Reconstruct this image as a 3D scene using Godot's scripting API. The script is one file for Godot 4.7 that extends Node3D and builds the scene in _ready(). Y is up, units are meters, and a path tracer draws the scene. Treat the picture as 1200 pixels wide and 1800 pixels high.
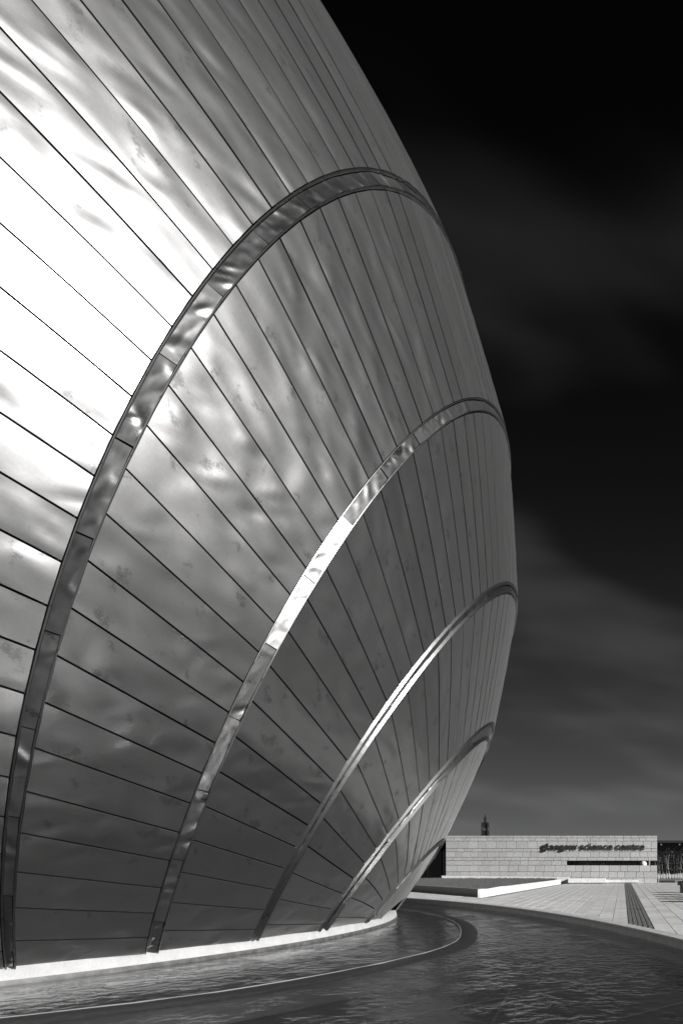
extends Node3D

# ---------------------------------------------------------------- helpers
const EYE := 1.6
var rng := RandomNumberGenerator.new()
var taken := {}

func numbered(called: String) -> String:
	var n: int = taken.get(called, -1) + 1
	taken[called] = n
	return called if n == 0 else "%s_%03d" % [called, n]

func tag(o: Node, label := "", category := "", group := "", kind := "") -> void:
	if label != "":
		o.set_meta("label", label)
	if category != "":
		o.set_meta("category", category)
	if group != "":
		o.set_meta("group", group)
	if kind != "":
		o.set_meta("kind", kind)

func thing(called: String, label: String, category: String, at := Vector3.ZERO, group := "") -> Node3D:
	var o := Node3D.new()
	o.name = numbered(called)
	o.position = at
	add_child(o)
	tag(o, label, category, group)
	return o

func structure(called: String) -> Node3D:
	var o := Node3D.new()
	o.name = numbered(called)
	add_child(o)
	tag(o, "", "", "", "structure")
	return o

func put(called: String, mesh: Mesh, mat: Material, parent: Node = null, at := Vector3.ZERO) -> MeshInstance3D:
	var o := MeshInstance3D.new()
	o.name = called if parent else numbered(called)
	o.mesh = mesh
	o.material_override = mat
	o.position = at
	(parent if parent else self).add_child(o, true)
	return o

func begin() -> SurfaceTool:
	var st := SurfaceTool.new()
	st.begin(Mesh.PRIMITIVE_TRIANGLES)
	st.set_smooth_group(-1)
	return st

func done(st: SurfaceTool) -> ArrayMesh:
	st.generate_normals()
	return st.commit()

func tri(st: SurfaceTool, a: Vector3, b: Vector3, c: Vector3, out: Vector3) -> void:
	if (b - a).cross(c - a).dot(out) > 0.0:
		var t := b
		b = c
		c = t
	for v: Vector3 in [a, b, c]:
		st.set_uv(Vector2(v.x + v.z * 0.37, v.y + v.z * 0.61))
		st.add_vertex(v)

func quad(st: SurfaceTool, a: Vector3, b: Vector3, c: Vector3, d: Vector3, out: Vector3) -> void:
	tri(st, a, b, c, out)
	tri(st, a, c, d, out)

# a box whose edges on all sides are chamfered by e
func box(st: SurfaceTool, lo: Vector3, hi: Vector3, e := 0.0) -> void:
	var mid := (lo + hi) * 0.5
	if e <= 0.0:
		for ax in 3:
			for s in [-1.0, 1.0]:
				var o := Vector3.ZERO
				o[ax] = s
				var q := []
				for uv in [[0, 0], [1, 0], [1, 1], [0, 1]]:
					var v := Vector3.ZERO
					v[ax] = hi[ax] if s > 0 else lo[ax]
					v[(ax + 1) % 3] = hi[(ax + 1) % 3] if uv[0] else lo[(ax + 1) % 3]
					v[(ax + 2) % 3] = hi[(ax + 2) % 3] if uv[1] else lo[(ax + 2) % 3]
					q.append(v)
				quad(st, q[0], q[1], q[2], q[3], o)
		return
	var h := (hi - lo) * 0.5
	for ax in 3:
		var u := (ax + 1) % 3
		var w := (ax + 2) % 3
		for s in [-1.0, 1.0]:
			var o := Vector3.ZERO
			o[ax] = s
			var q := []
			for uv in [[-1.0, -1.0], [1.0, -1.0], [1.0, 1.0], [-1.0, 1.0]]:
				var v := Vector3.ZERO
				v[ax] = s * h[ax]
				v[u] = uv[0] * (h[u] - e)
				v[w] = uv[1] * (h[w] - e)
				q.append(mid + v)
			quad(st, q[0], q[1], q[2], q[3], o)
			for s2 in [-1.0, 1.0]:          # chamfer between +-ax and +-u
				var a := Vector3.ZERO
				a[ax] = s * h[ax]
				a[u] = s2 * (h[u] - e)
				var b := Vector3.ZERO
				b[ax] = s * (h[ax] - e)
				b[u] = s2 * h[u]
				var al := a
				var ah := a
				var bl := b
				var bh := b
				al[w] = -(h[w] - e)
				ah[w] = h[w] - e
				bl[w] = al[w]
				bh[w] = ah[w]
				quad(st, mid + al, mid + ah, mid + bh, mid + bl, a + b)
	for sx in [-1.0, 1.0]:
		for sy in [-1.0, 1.0]:
			for sz in [-1.0, 1.0]:
				var sg := Vector3(sx, sy, sz)
				var i := h - Vector3(e, e, e)
				tri(st, mid + sg * Vector3(h.x, i.y, i.z), mid + sg * Vector3(i.x, h.y, i.z), mid + sg * Vector3(i.x, i.y, h.z), sg)

func box_mesh(lo: Vector3, hi: Vector3, e := 0.0) -> ArrayMesh:
	var st := begin()
	box(st, lo, hi, e)
	return done(st)

# a tapered round bar
func bar(st: SurfaceTool, a: Vector3, b: Vector3, ra: float, rb: float, n := 8) -> void:
	var d := (b - a).normalized()
	var u := d.cross(Vector3.UP if absf(d.y) < 0.9 else Vector3.RIGHT).normalized()
	var w := d.cross(u)
	for k in n:
		var p := u * cos(TAU * k / n) + w * sin(TAU * k / n)
		var q := u * cos(TAU * (k + 1) / n) + w * sin(TAU * (k + 1) / n)
		quad(st, a + p * ra, a + q * ra, b + q * rb, b + p * rb, p + q)
		tri(st, a, a + p * ra, a + q * ra, -d)
		if rb > 0.0:
			tri(st, b, b + p * rb, b + q * rb, d)

# a slab cut to any outline, from y0 to y1 (outline in x, depth)
func prism(st: SurfaceTool, outline: PackedVector2Array, y0: float, y1: float, e := 0.0) -> void:
	var inner := outline
	if e > 0.0:
		var g := Geometry2D.offset_polygon(outline, -e)
		if g.size() == 1:
			inner = g[0]
	var ids := Geometry2D.triangulate_polygon(inner)
	for k in range(0, ids.size(), 3):
		tri(st, gp(inner[ids[k]], y1), gp(inner[ids[k + 1]], y1), gp(inner[ids[k + 2]], y1), Vector3.UP)
	var mid := Vector2.ZERO
	for p in outline:
		mid += p / outline.size()
	for k in outline.size():
		var p := outline[k]
		var q := outline[(k + 1) % outline.size()]
		var o2 := (q - p).orthogonal()
		if o2.dot((p + q) * 0.5 - mid) < 0.0:
			o2 = -o2
		var ys := y1 - (e if inner.size() == outline.size() else 0.0)
		quad(st, gp(p, y0), gp(q, y0), gp(q, ys), gp(p, ys), gp(o2, 0.0))
	if inner.size() == outline.size() and e > 0.0:
		var shift := 0
		var best := 1e9
		for k in inner.size():
			if inner[k].distance_to(outline[0]) < best:
				best = inner[k].distance_to(outline[0])
				shift = k
		var same := Geometry2D.is_polygon_clockwise(inner) == Geometry2D.is_polygon_clockwise(outline)
		for k in outline.size():
			var k2 := (k + 1) % outline.size()
			var m := inner.size()
			var i1 := (shift + k) % m if same else (shift - k + 2 * m) % m
			var i2 := (shift + k + 1) % m if same else (shift - k - 1 + 2 * m) % m
			var o3 := gp((outline[k] + outline[k2]) * 0.5 - mid, 0.0).normalized() + Vector3.UP
			quad(st, gp(outline[k], y1 - e), gp(outline[k2], y1 - e), gp(inner[i2], y1), gp(inner[i1], y1), o3)

# plan position (x to the right, depth ahead of the lens) to the scene
func gp(p: Vector2, y: float) -> Vector3:
	return Vector3(p.x, y, -p.y)

# ---------------------------------------------------------------- textures and materials
func noise_image(size: int, seed_: int, freq: float, octaves := 4, kind := FastNoiseLite.TYPE_SIMPLEX_SMOOTH) -> Image:
	var n := FastNoiseLite.new()
	n.seed = seed_
	n.noise_type = kind
	n.frequency = freq
	n.fractal_type = FastNoiseLite.FRACTAL_FBM
	n.fractal_octaves = octaves
	var im := n.get_seamless_image(size, size)
	im.convert(Image.FORMAT_L8)
	return im

func grey_texture(im: Image) -> ImageTexture:
	return ImageTexture.create_from_image(im)

# albedo texture between two linear greys, out of one or two noise images
func toned(a: Image, b: Image, low: float, high: float, fine: float) -> ImageTexture:
	var n := a.get_width()
	var out := Image.create(n, n, false, Image.FORMAT_L8)
	for y in n:
		for x in n:
			var v := a.get_pixel(x, y).r * (1.0 - fine) + b.get_pixel(x, y).r * fine
			v = lerpf(low, high, smoothstep(0.2, 0.8, v))
			out.set_pixel(x, y, Color(v, v, v).linear_to_srgb())
	return ImageTexture.create_from_image(out)

func grey(v: float) -> Color:
	return Color(v, v, v).linear_to_srgb()

func plain(v: float, rough: float, metal := 0.0) -> StandardMaterial3D:
	var m := StandardMaterial3D.new()
	m.albedo_color = grey(v)
	m.roughness = rough
	m.metallic = metal
	return m

func stony(tex: Texture2D, tint: float, rough: float, per_metre: float, bump: Texture2D = null, cm := 0.3) -> StandardMaterial3D:
	var m := StandardMaterial3D.new()
	m.albedo_texture = tex
	m.albedo_color = grey(tint)
	m.roughness = rough
	m.uv1_triplanar = true
	m.uv1_world_triplanar = true
	m.uv1_scale = Vector3.ONE * per_metre
	if bump:
		m.normal_enabled = true
		m.normal_texture = bump
		m.normal_scale = cm
	return m

# ---------------------------------------------------------------- the shell: an ellipsoid cut by a fan of planes
const SHELL_AT := Vector3(-18.7389, 7.6687, 15.3384)
const ROW_A := Vector3(0.046818, -0.019014, -0.039532)
const ROW_B := Vector3(0.027576, -0.036482, 0.050205)
const ROW_C := Vector3(-0.032914, -0.047249, -0.016256)
const FOOT := -1.35
var to_ball: Basis
var from_ball: Basis
# the fan: each rib lies between two planes (unit normal, distance)
const PLANES := {
	"far_upper": [-0.9678, 0.1257, -0.2182, 10.6],
	"0U": [-0.9481, 0.2295, -0.2202, 8.2], "0L": [-0.9481, 0.2295, -0.2202, 8.0],
	"1U": [-0.9248, 0.3204, -0.2051, 5.6664], "1L": [-0.9195, 0.3278, -0.2172, 5.4447],
	"2U": [-0.8897, 0.4038, -0.213, 4.2227], "2L": [-0.8868, 0.4069, -0.2191, 4.0331],
	"3U": [-0.8554, 0.4806, -0.1931, 3.1875], "3L": [-0.8507, 0.486, -0.2002, 2.9985],
	"4U": [-0.8032, 0.5597, -0.204, 1.9505], "4L": [-0.8016, 0.5638, -0.1988, 1.9040],
	"5U": [-0.7698, 0.6121, -0.1807, 1.4937], "5L": [-0.768, 0.6135, -0.1838, 1.4021],
	"6U": [-0.7231, 0.6696, -0.1698, 1.1247], "6L": [-0.7231, 0.6696, -0.1698, 1.0147],
}

func plane(key: String) -> Vector3:
	var p: Array = PLANES[key]
	return Vector3(p[0], p[1], p[2]) / p[3]

func section(n: Vector3) -> Array:
	var m := from_ball.transposed() * n
	var l := m.length()
	m /= l
	var h := (1.0 - n.dot(SHELL_AT)) / l
	var e1 := to_ball * Vector3.UP
	e1 = (e1 - m * e1.dot(m)).normalized()
	return [m, h, e1, m.cross(e1), sqrt(maxf(0.0, 1.0 - h * h))]

func on_shell(s: Array, th: float) -> Vector3:
	return SHELL_AT + from_ball * (s[0] * s[1] + s[4] * (cos(th) * s[2] + sin(th) * s[3]))

func shell_normal(p: Vector3) -> Vector3:
	return (to_ball.transposed() * (to_ball * (p - SHELL_AT))).normalized()

func foot_angle(s: Array, side: float) -> float:
	if on_shell(s, 0.0).y < FOOT:
		return 0.0
	var lo := 0.0
	var hi := 2.9 * side
	for k in 30:
		var mid := (lo + hi) * 0.5
		if on_shell(s, mid).y > FOOT:
			lo = mid
		else:
			hi = mid
	return lo

func scene_point(v: Vector3) -> Vector3:
	return Vector3(v.x, v.y + EYE, -v.z)

# radius of the foot outline round the shell's middle, at an angle in plan, at fit height y
func foot_radius(a: float, y := FOOT) -> float:
	var d := to_ball * Vector3(cos(a), 0, sin(a))
	var o := to_ball * Vector3(0, y - SHELL_AT.y, 0)
	var q := d.dot(d)
	var b := o.dot(d)
	return (-b + sqrt(maxf(0.0, b * b - q * (o.dot(o) - 1.0)))) / q

var dents := FastNoiseLite.new()
var creases := FastNoiseLite.new()

# one curved sheet of metal between two seams; corner function gives shell points
func sheet(st: SurfaceTool, grid: Array, norms: Array, offs: Callable, ns: int, nt: int, deep: float, uv_at: Vector2) -> void:
	var p := []
	var uv := []
	var run := 0.0
	for j in nt + 1:
		var row := []
		var urow := []
		if j > 0:
			run += (grid[j][ns / 2] - grid[j - 1][ns / 2]).length()
		for i in ns + 1:
			var w: float = (grid[j][i] - grid[j][0]).length()
			row.append(scene_point(grid[j][i] + norms[j] * offs.call(float(i) / ns, float(j) / nt, w, run)))
			urow.append(uv_at + Vector2(w, run) * 0.25)
		p.append(row)
		uv.append(urow)
	st.set_smooth_group(1)
	for j in nt:
		var out: Vector3 = scene_point(norms[j]) - Vector3(0, EYE, 0)
		for i in ns:
			if (p[j][i] - p[j + 1][i + 1]).length() < 0.002:
				continue
			var c := [[j, i], [j, i + 1], [j + 1, i + 1], [j + 1, i]]
			for t in [[0, 1, 2], [0, 2, 3]]:
				var a: Array = c[t[0]]
				var b: Array = c[t[1]]
				var d: Array = c[t[2]]
				var pa: Vector3 = p[a[0]][a[1]]
				var pb: Vector3 = p[b[0]][b[1]]
				var pd: Vector3 = p[d[0]][d[1]]
				var order := [a, b, d] if (pb - pa).cross(pd - pa).dot(out) < 0.0 else [a, d, b]
				for v in order:
					st.set_uv(uv[v[0]][v[1]])
					st.add_vertex(p[v[0]][v[1]])
	st.set_smooth_group(-1)
	var rim := []
	for i in ns:
		rim.append([0, i, 0, i + 1])
		rim.append([nt, i, nt, i + 1])
	for j in nt:
		rim.append([j, 0, j + 1, 0])
		rim.append([j, ns, j + 1, ns])
	var mid: Vector3 = p[nt / 2][ns / 2]
	for r in rim:
		var a: Vector3 = p[r[0]][r[1]]
		var b: Vector3 = p[r[2]][r[3]]
		var o: Vector3 = scene_point(norms[r[0]]) - Vector3(0, EYE, 0)
		var side := (b - a).cross(o)
		if side.dot((a + b) * 0.5 - mid) < 0.0:
			side = -side
		quad(st, a, b, b - o * deep, a - o * deep, side)

# buckles in one sheet: short creases of random run, each with its own length, width and depth
func buckles(wide: float, long_: float, per_metre: float, deep: float, broad: float) -> PackedFloat32Array:
	var out := PackedFloat32Array()
	for k in maxi(1, int(long_ * per_metre * rng.randf_range(0.6, 1.4))):
		var turn := rng.randf_range(0.25, 1.2) * (1.0 if rng.randf() < 0.75 else -1.0)
		out.append_array([rng.randf_range(-0.1, wide + 0.1), rng.randf_range(0.0, long_), cos(turn), sin(turn), broad * rng.randf_range(1.6, 4.0), broad * rng.randf_range(0.6, 1.3), deep * rng.randf_range(0.3, 1.0) * (1.0 if rng.randf() < 0.5 else -1.0)])
	return out

func buckled(b: PackedFloat32Array, u: float, v: float) -> float:
	var o := 0.0
	for k in range(0, b.size(), 7):
		var dx := u - b[k]
		var dy := v - b[k + 1]
		var along := (dx * b[k + 2] + dy * b[k + 3]) / b[k + 4]
		var over := (dy * b[k + 2] - dx * b[k + 3]) / b[k + 5]
		var q := along * along + over * over
		if q < 6.0:
			o += b[k + 6] * exp(-q)
	return o

func seam_angle(coef: Array, i: float) -> float:
	return coef[0] + coef[1] * i + coef[2] * i * i

var metals: Array[StandardMaterial3D] = []
var band_metals: Array[StandardMaterial3D] = []

func cladding(shell: Node3D, upper: String, lower: String, cl: Array, cu: Array, first: int, last: int, rest: int, detail: int, taut: float, plump := Vector2(-0.001, 0.006)) -> void:
	var nl := plane(upper)
	var nu := plane(lower)
	var nt := detail
	var ns := 10
	var secs := []
	var feet := []
	var backs := []
	for j in nt + 1:
		var s := section(nl.lerp(nu, float(j) / nt))
		secs.append(s)
		feet.append(foot_angle(s, 1.0))
		backs.append(foot_angle(s, -1.0))
	var joined := begin()
	var any := false
	for i in range(first, rest + 1):
		var own := i <= last
		var grid := []
		var norms := []
		var widest := 0.0
		for j in nt + 1:
			# keep clear of the ribs at both ends
			var t := float(j) / nt
			var a0 := clampf(lerpf(seam_angle(cl, i), seam_angle(cu, i), t), backs[j], feet[j])
			var a1 := clampf(lerpf(seam_angle(cl, i + 1), seam_angle(cu, i + 1), t), backs[j], feet[j])
			var p0 := on_shell(secs[j], a0)
			var p1 := on_shell(secs[j], a1)
			var w := p0.distance_to(p1)
			widest = maxf(widest, w)
			var g := minf(0.0135 / maxf(w, 0.001), 0.45)
			var row := []
			for k in ns + 1:
				row.append(p0.lerp(p1, lerpf(g, 1.0 - g, float(k) / ns)))
			grid.append(row)
			norms.append(shell_normal(on_shell(secs[j], (a0 + a1) * 0.5)))
		for j in nt + 1:
			norms[j] = norms[j].lerp(norms[nt / 2], 0.6).normalized()
		if widest < 0.03:
			continue
		# the sheets span from rib to rib with only a little bend of their own
		for j in range(1, nt):
			for k in ns + 1:
				grid[j][k] = grid[j][k].lerp(grid[0][k].lerp(grid[nt][k], float(j) / nt), taut)
		# pull the two ends in by a centimetre
		for k in ns + 1:
			grid[0][k] = grid[0][k].move_toward(grid[1][k], 0.012)
			grid[nt][k] = grid[nt][k].move_toward(grid[nt - 1][k], 0.012)
		var where := Vector2(rng.randf() * 40.0, rng.randf() * 40.0)
		var bulge := rng.randf_range(plump.x, plump.y)
		var sway := rng.randf_range(0.75, 1.35)
		var lean := rng.randf_range(-0.01, 0.01)
		var marks := buckles(widest, (grid[0][5] as Vector3).distance_to(grid[nt][5]), 5.5, 0.0088, 0.085)
		var offs := func(s: float, t: float, w: float, v: float) -> float:
			var rim := clampf(minf(s, 1.0 - s) * 6.0, 0.0, 1.0)
			var o := lerpf(0.012, 0.05, t) + bulge * 4.0 * s * (1.0 - s) + lean * (s - 0.5)
			o += (0.3 + 0.7 * rim) * sway * (0.005 * dents.get_noise_2d(where.x + w * 1.5, where.y + v) + buckled(marks, w, v))
			return o
		if own:
			var st := begin()
			sheet(st, grid, norms, offs, ns, nt, 0.045, where)
			put("cladding_panel", done(st), metals[rng.randi() % metals.size()], shell)
		else:
			sheet(joined, grid, norms, offs, ns, nt, 0.045, where)
			any = true
	if any:
		var o := put("far_cladding", done(joined), metals[1], shell)
		tag(o, "", "", "", "stuff")

# the angle on a section that lies nearest to a point of the next one
func across(s: Array, p: Vector3, near: float) -> float:
	var lo := near - 0.6
	var hi := near + 0.6
	for k in 40:
		var a := lerpf(lo, hi, 0.382)
		var b := lerpf(lo, hi, 0.618)
		if on_shell(s, a).distance_squared_to(p) < on_shell(s, b).distance_squared_to(p):
			hi = b
		else:
			lo = a
	return (lo + hi) * 0.5

func rib(shell: Node3D, key: String, cu: Array, cl: Array, first: int, last: int, tilt: float, splay := 0.0) -> void:
	var su := section(plane(key + "U"))
	var sl := section(plane(key + "L"))
	var fu := foot_angle(su, 1.0)
	var fl := foot_angle(sl, 1.0)
	var bu := foot_angle(su, -1.0)
	var bl := foot_angle(sl, -1.0)
	# the dark channel behind the plates
	var back := begin()
	var steps := 90
	for k in steps:
		var q := []
		for c in [[su, fu, bu, k], [su, fu, bu, k + 1], [sl, fl, bl, k + 1], [sl, fl, bl, k]]:
			var p := on_shell(c[0], lerpf(c[1], c[2], float(c[3]) / steps))
			q.append(scene_point(p - shell_normal(p) * 0.012))
		var o := scene_point(shell_normal(on_shell(su, lerpf(fu, bu, float(k) / steps)))) - Vector3(0, EYE, 0)
		quad(back, q[0], q[1], q[2], q[3], o)
	var node := put("rib", done(back), core_metal, shell)
	# an upstanding lip along either edge
	for edge in 2:
		var lip := begin()
		var sa: Array = su if edge == 0 else sl
		var sb: Array = sl if edge == 0 else su
		var f0: float = fu if edge == 0 else fl
		var b0: float = bu if edge == 0 else bl
		var high := 0.05 if edge == 0 else 0.06
		lip.set_smooth_group(-1)
		var pts := []
		for k in 181:
			var th := lerpf(f0, b0, k / 180.0)
			var p := on_shell(sa, th)
			var q := on_shell(sb, across(sb, p, th))
			var nm := shell_normal(p)
			var inw := (q - p).normalized()
			var room := minf(0.018, (q - p).length() * 0.25)
			if splay > 0.0:
				# a splayed flange: its long face leans back towards the wider end of the shell
				var h := minf(splay, (q - p).length() * 0.3)
				var w := h * 1.05
				var tip := inw if edge == 0 else -inw
				var foot := p if edge == 0 else p - tip * (w + 0.012)
				pts.append([scene_point(foot - nm * 0.02), scene_point(foot + nm * 0.022), scene_point(foot + nm * (0.022 + h) + tip * w), scene_point(foot + nm * (0.022 + h) + tip * (w + 0.012)), scene_point(foot - nm * 0.02 + tip * (w + 0.012)), scene_point(p - tip) - scene_point(p), scene_point(nm) - Vector3(0, EYE, 0)])
				continue
			pts.append([scene_point(p - nm * 0.02), scene_point(p + nm * high), scene_point(p + nm * (high + 0.004) + inw * room * 0.5), scene_point(p + nm * high + inw * room), scene_point(p - nm * 0.02 + inw * room), scene_point(p) - scene_point(p + inw), scene_point(nm) - Vector3(0, EYE, 0)])
		for k in 180:
			var a: Array = pts[k]
			var b: Array = pts[k + 1]
			var o: Vector3 = a[5]
			var u: Vector3 = a[6]
			quad(lip, a[0], b[0], b[1], a[1], o)
			quad(lip, a[1], b[1], b[2], a[2], u + o * 0.2)
			quad(lip, a[2], b[2], b[3], a[3], u - o * 0.05)
			quad(lip, a[3], b[3], b[4], a[4], -o)
		put("rib_lip", done(lip), band_metals[1], node)
	var ns := 10
	var nt := 28
	for i in range(first, last, 2):
		var grid := []
		var norms := []
		var l0 := clampf(seam_angle(cl, i + 0.4), bl, fl)
		var l1 := clampf(seam_angle(cl, i + 2.4), bl, fl)
		var u0 := clampf(across(su, on_shell(sl, l0), l0), bu, fu)
		var u1 := clampf(across(su, on_shell(sl, l1), l1), bu, fu)
		if l0 >= fl - 0.001:
			u0 = fu
		if l1 <= bl + 0.001:
			u1 = bu
		if absf(u0 - u1) < 0.003 and absf(l0 - l1) < 0.003:
			continue
		var a := on_shell(su, u0)
		var b := on_shell(su, u1)
		var c := on_shell(sl, l1)
		var d := on_shell(sl, l0)
		var nm := shell_normal((a + b + c + d) * 0.25)
		var gap := 0.006 / maxf(a.distance_to(b), 0.02)
		gap = minf(gap, 0.3)
		var wide := (a + b).distance_to(c + d) * 0.5
		var ends := minf((0.026 if splay == 0.0 else splay * 1.05 + 0.022) / maxf(wide, 0.02), 0.36)
		for j in nt + 1:
			var t := lerpf(gap, 1.0 - gap, float(j) / nt)
			# follow the curve a little, each plate bends less than the shell
			var ua := on_shell(su, lerpf(u0, u1, t)).lerp(a.lerp(b, t), 0.6)
			var la := on_shell(sl, lerpf(l0, l1, t)).lerp(d.lerp(c, t), 0.6)
			var row := []
			for k in ns + 1:
				row.append(ua.lerp(la, lerpf(ends, 1.0 - ends, float(k) / ns)))
			grid.append(row)
			norms.append(nm)
		var where := Vector2(rng.randf() * 40.0, rng.randf() * 40.0)
		var lift := minf(tilt * wide, 0.085) * rng.randf_range(0.75, 1.2)
		var twist := rng.randf_range(-0.03, 0.03)
		var rough := rng.randf_range(0.7, 1.5)
		var marks := buckles(wide, a.distance_to(b), 9.0, 0.017, 0.05)
		var offs := func(s: float, t: float, w: float, v: float) -> float:
			var o := 0.01 + lift * s + twist * (t - 0.5)
			var free := clampf(minf(t, 1.0 - t) * 8.0, 0.0, 1.0)
			return o + free * rough * (0.003 * creases.get_noise_2d(where.x + w * 1.6, where.y + v) + buckled(marks, w, v))
		var st := begin()
		sheet(st, grid, norms, offs, ns, nt, 0.05, where)
		put("rib_plate", done(st), band_metals[rng.randi() % band_metals.size()], node)

var core_metal: StandardMaterial3D

# ---------------------------------------------------------------- build
func _ready() -> void:
	rng.seed = 20240611
	_camera_and_light()
	_setting()
	_shell()
	_weir()
	_wall()
	_planter()
	_right_side()
	_tower()

const SUN := Vector3(0.81, 0.358, 0.465)     # towards the sun

func _camera_and_light() -> void:
	var cam := Camera3D.new()
	cam.name = "camera"
	cam.projection = Camera3D.PROJECTION_FRUSTUM
	cam.near = 0.1
	cam.far = 4000.0
	cam.size = 2.0 * 900.0 / 1036.67 * cam.near
	cam.frustum_offset = Vector2((600.0 - 1093.5) / 1036.67, (1524.5 - 900.0) / 1036.67) * cam.near
	cam.position = Vector3(0, EYE, 0)
	add_child(cam)
	cam.current = true
	var sun := DirectionalLight3D.new()
	sun.name = "sun"
	sun.light_energy = 1.6
	sun.light_color = Color(1, 0.995, 0.99)
	sun.light_angular_distance = 0.5
	sun.shadow_enabled = true
	sun.position = SUN * 60.0
	add_child(sun)
	sun.look_at_from_position(SUN.normalized() * 60.0, Vector3.ZERO)
	var env := Environment.new()
	env.background_mode = Environment.BG_SKY
	env.tonemap_mode = Environment.TONE_MAPPER_LINEAR
	env.tonemap_exposure = 1.06
	env.sdfgi_enabled = true
	env.ssao_enabled = true
	env.ssil_enabled = true
	var sky := Sky.new()
	var pano := PanoramaSkyMaterial.new()
	pano.panorama = _sky_picture()
	sky.sky_material = pano
	env.sky = sky
	var we := WorldEnvironment.new()
	we.name = "sky_and_air"
	we.environment = env
	add_child(we)

func _sky_picture() -> ImageTexture:
	var w := 1024
	var h := 512
	var im := Image.create(w, h, false, Image.FORMAT_RGBF)
	var n := FastNoiseLite.new()
	n.seed = 376
	n.frequency = 1.0
	n.fractal_octaves = 3
	n.fractal_gain = 0.4
	var sun := SUN.normalized()
	for y in h:
		var el := PI * (0.5 - (y + 0.5) / h)
		for x in w:
			var az := TAU * (x + 0.5) / w      # the picture's seam lies straight ahead of the lens
			var d := Vector3(sin(az) * cos(el), sin(el), -cos(az) * cos(el))
			var e := maxf(el, 0.0)
			# deep dark zenith, pale low sky
			var v := 0.0001 + 0.152 * exp(-e / 0.165) + 0.0012 * exp(-e / 0.5)
			if el > 0.0:
				# long-exposure streaks of thin cloud, drawn out along one wind
				var q := Vector3(d.x, d.y * 1.0, d.z) / (d.y + 0.35)
				var a := q.x * 0.95 - q.z * 0.3
				var b := q.x * 0.3 + q.z * 0.95
				var c := n.get_noise_3d(a * 1.5, b * 3.2, 3.0) + 0.12 * n.get_noise_3d(a * 5.0, b * 16.0, 7.0)
				var veil := smoothstep(-0.15, 0.8, c)
				v += veil * (0.022 + 0.014 * exp(-e / 0.3)) * smoothstep(1.0, 0.72, e)
			var away := acos(clampf(d.dot(sun), -1.0, 1.0))
			v += 0.5 * exp(-away / 0.11) + 0.1 * exp(-away / 0.28)
			im.set_pixel(x, y, Color(v, v * 1.005, v * 1.02))
	return ImageTexture.create_from_image(im)

# ---- shared looks
var stone_tex: ImageTexture
var fine_bump: ImageTexture
var coarse: Image
var fine: Image
var pale: StandardMaterial3D
var black_metal: StandardMaterial3D

# the pool: an arc of a big circle, closed by a straight edge below the lens
const POOL_AT := Vector2(-34.66, -2.344)
const POOL_R := 38.39
var pool := PackedVector2Array()
var pool_outer := PackedVector2Array()

func pool_line(r: float, near: float) -> PackedVector2Array:
	var out := PackedVector2Array()
	var a0 := asin((near - POOL_AT.y) / r)
	for k in 73:
		var a := lerpf(a0, PI - a0, k / 72.0)
		out.append(POOL_AT + Vector2(cos(a), sin(a)) * r)
	return out

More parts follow.
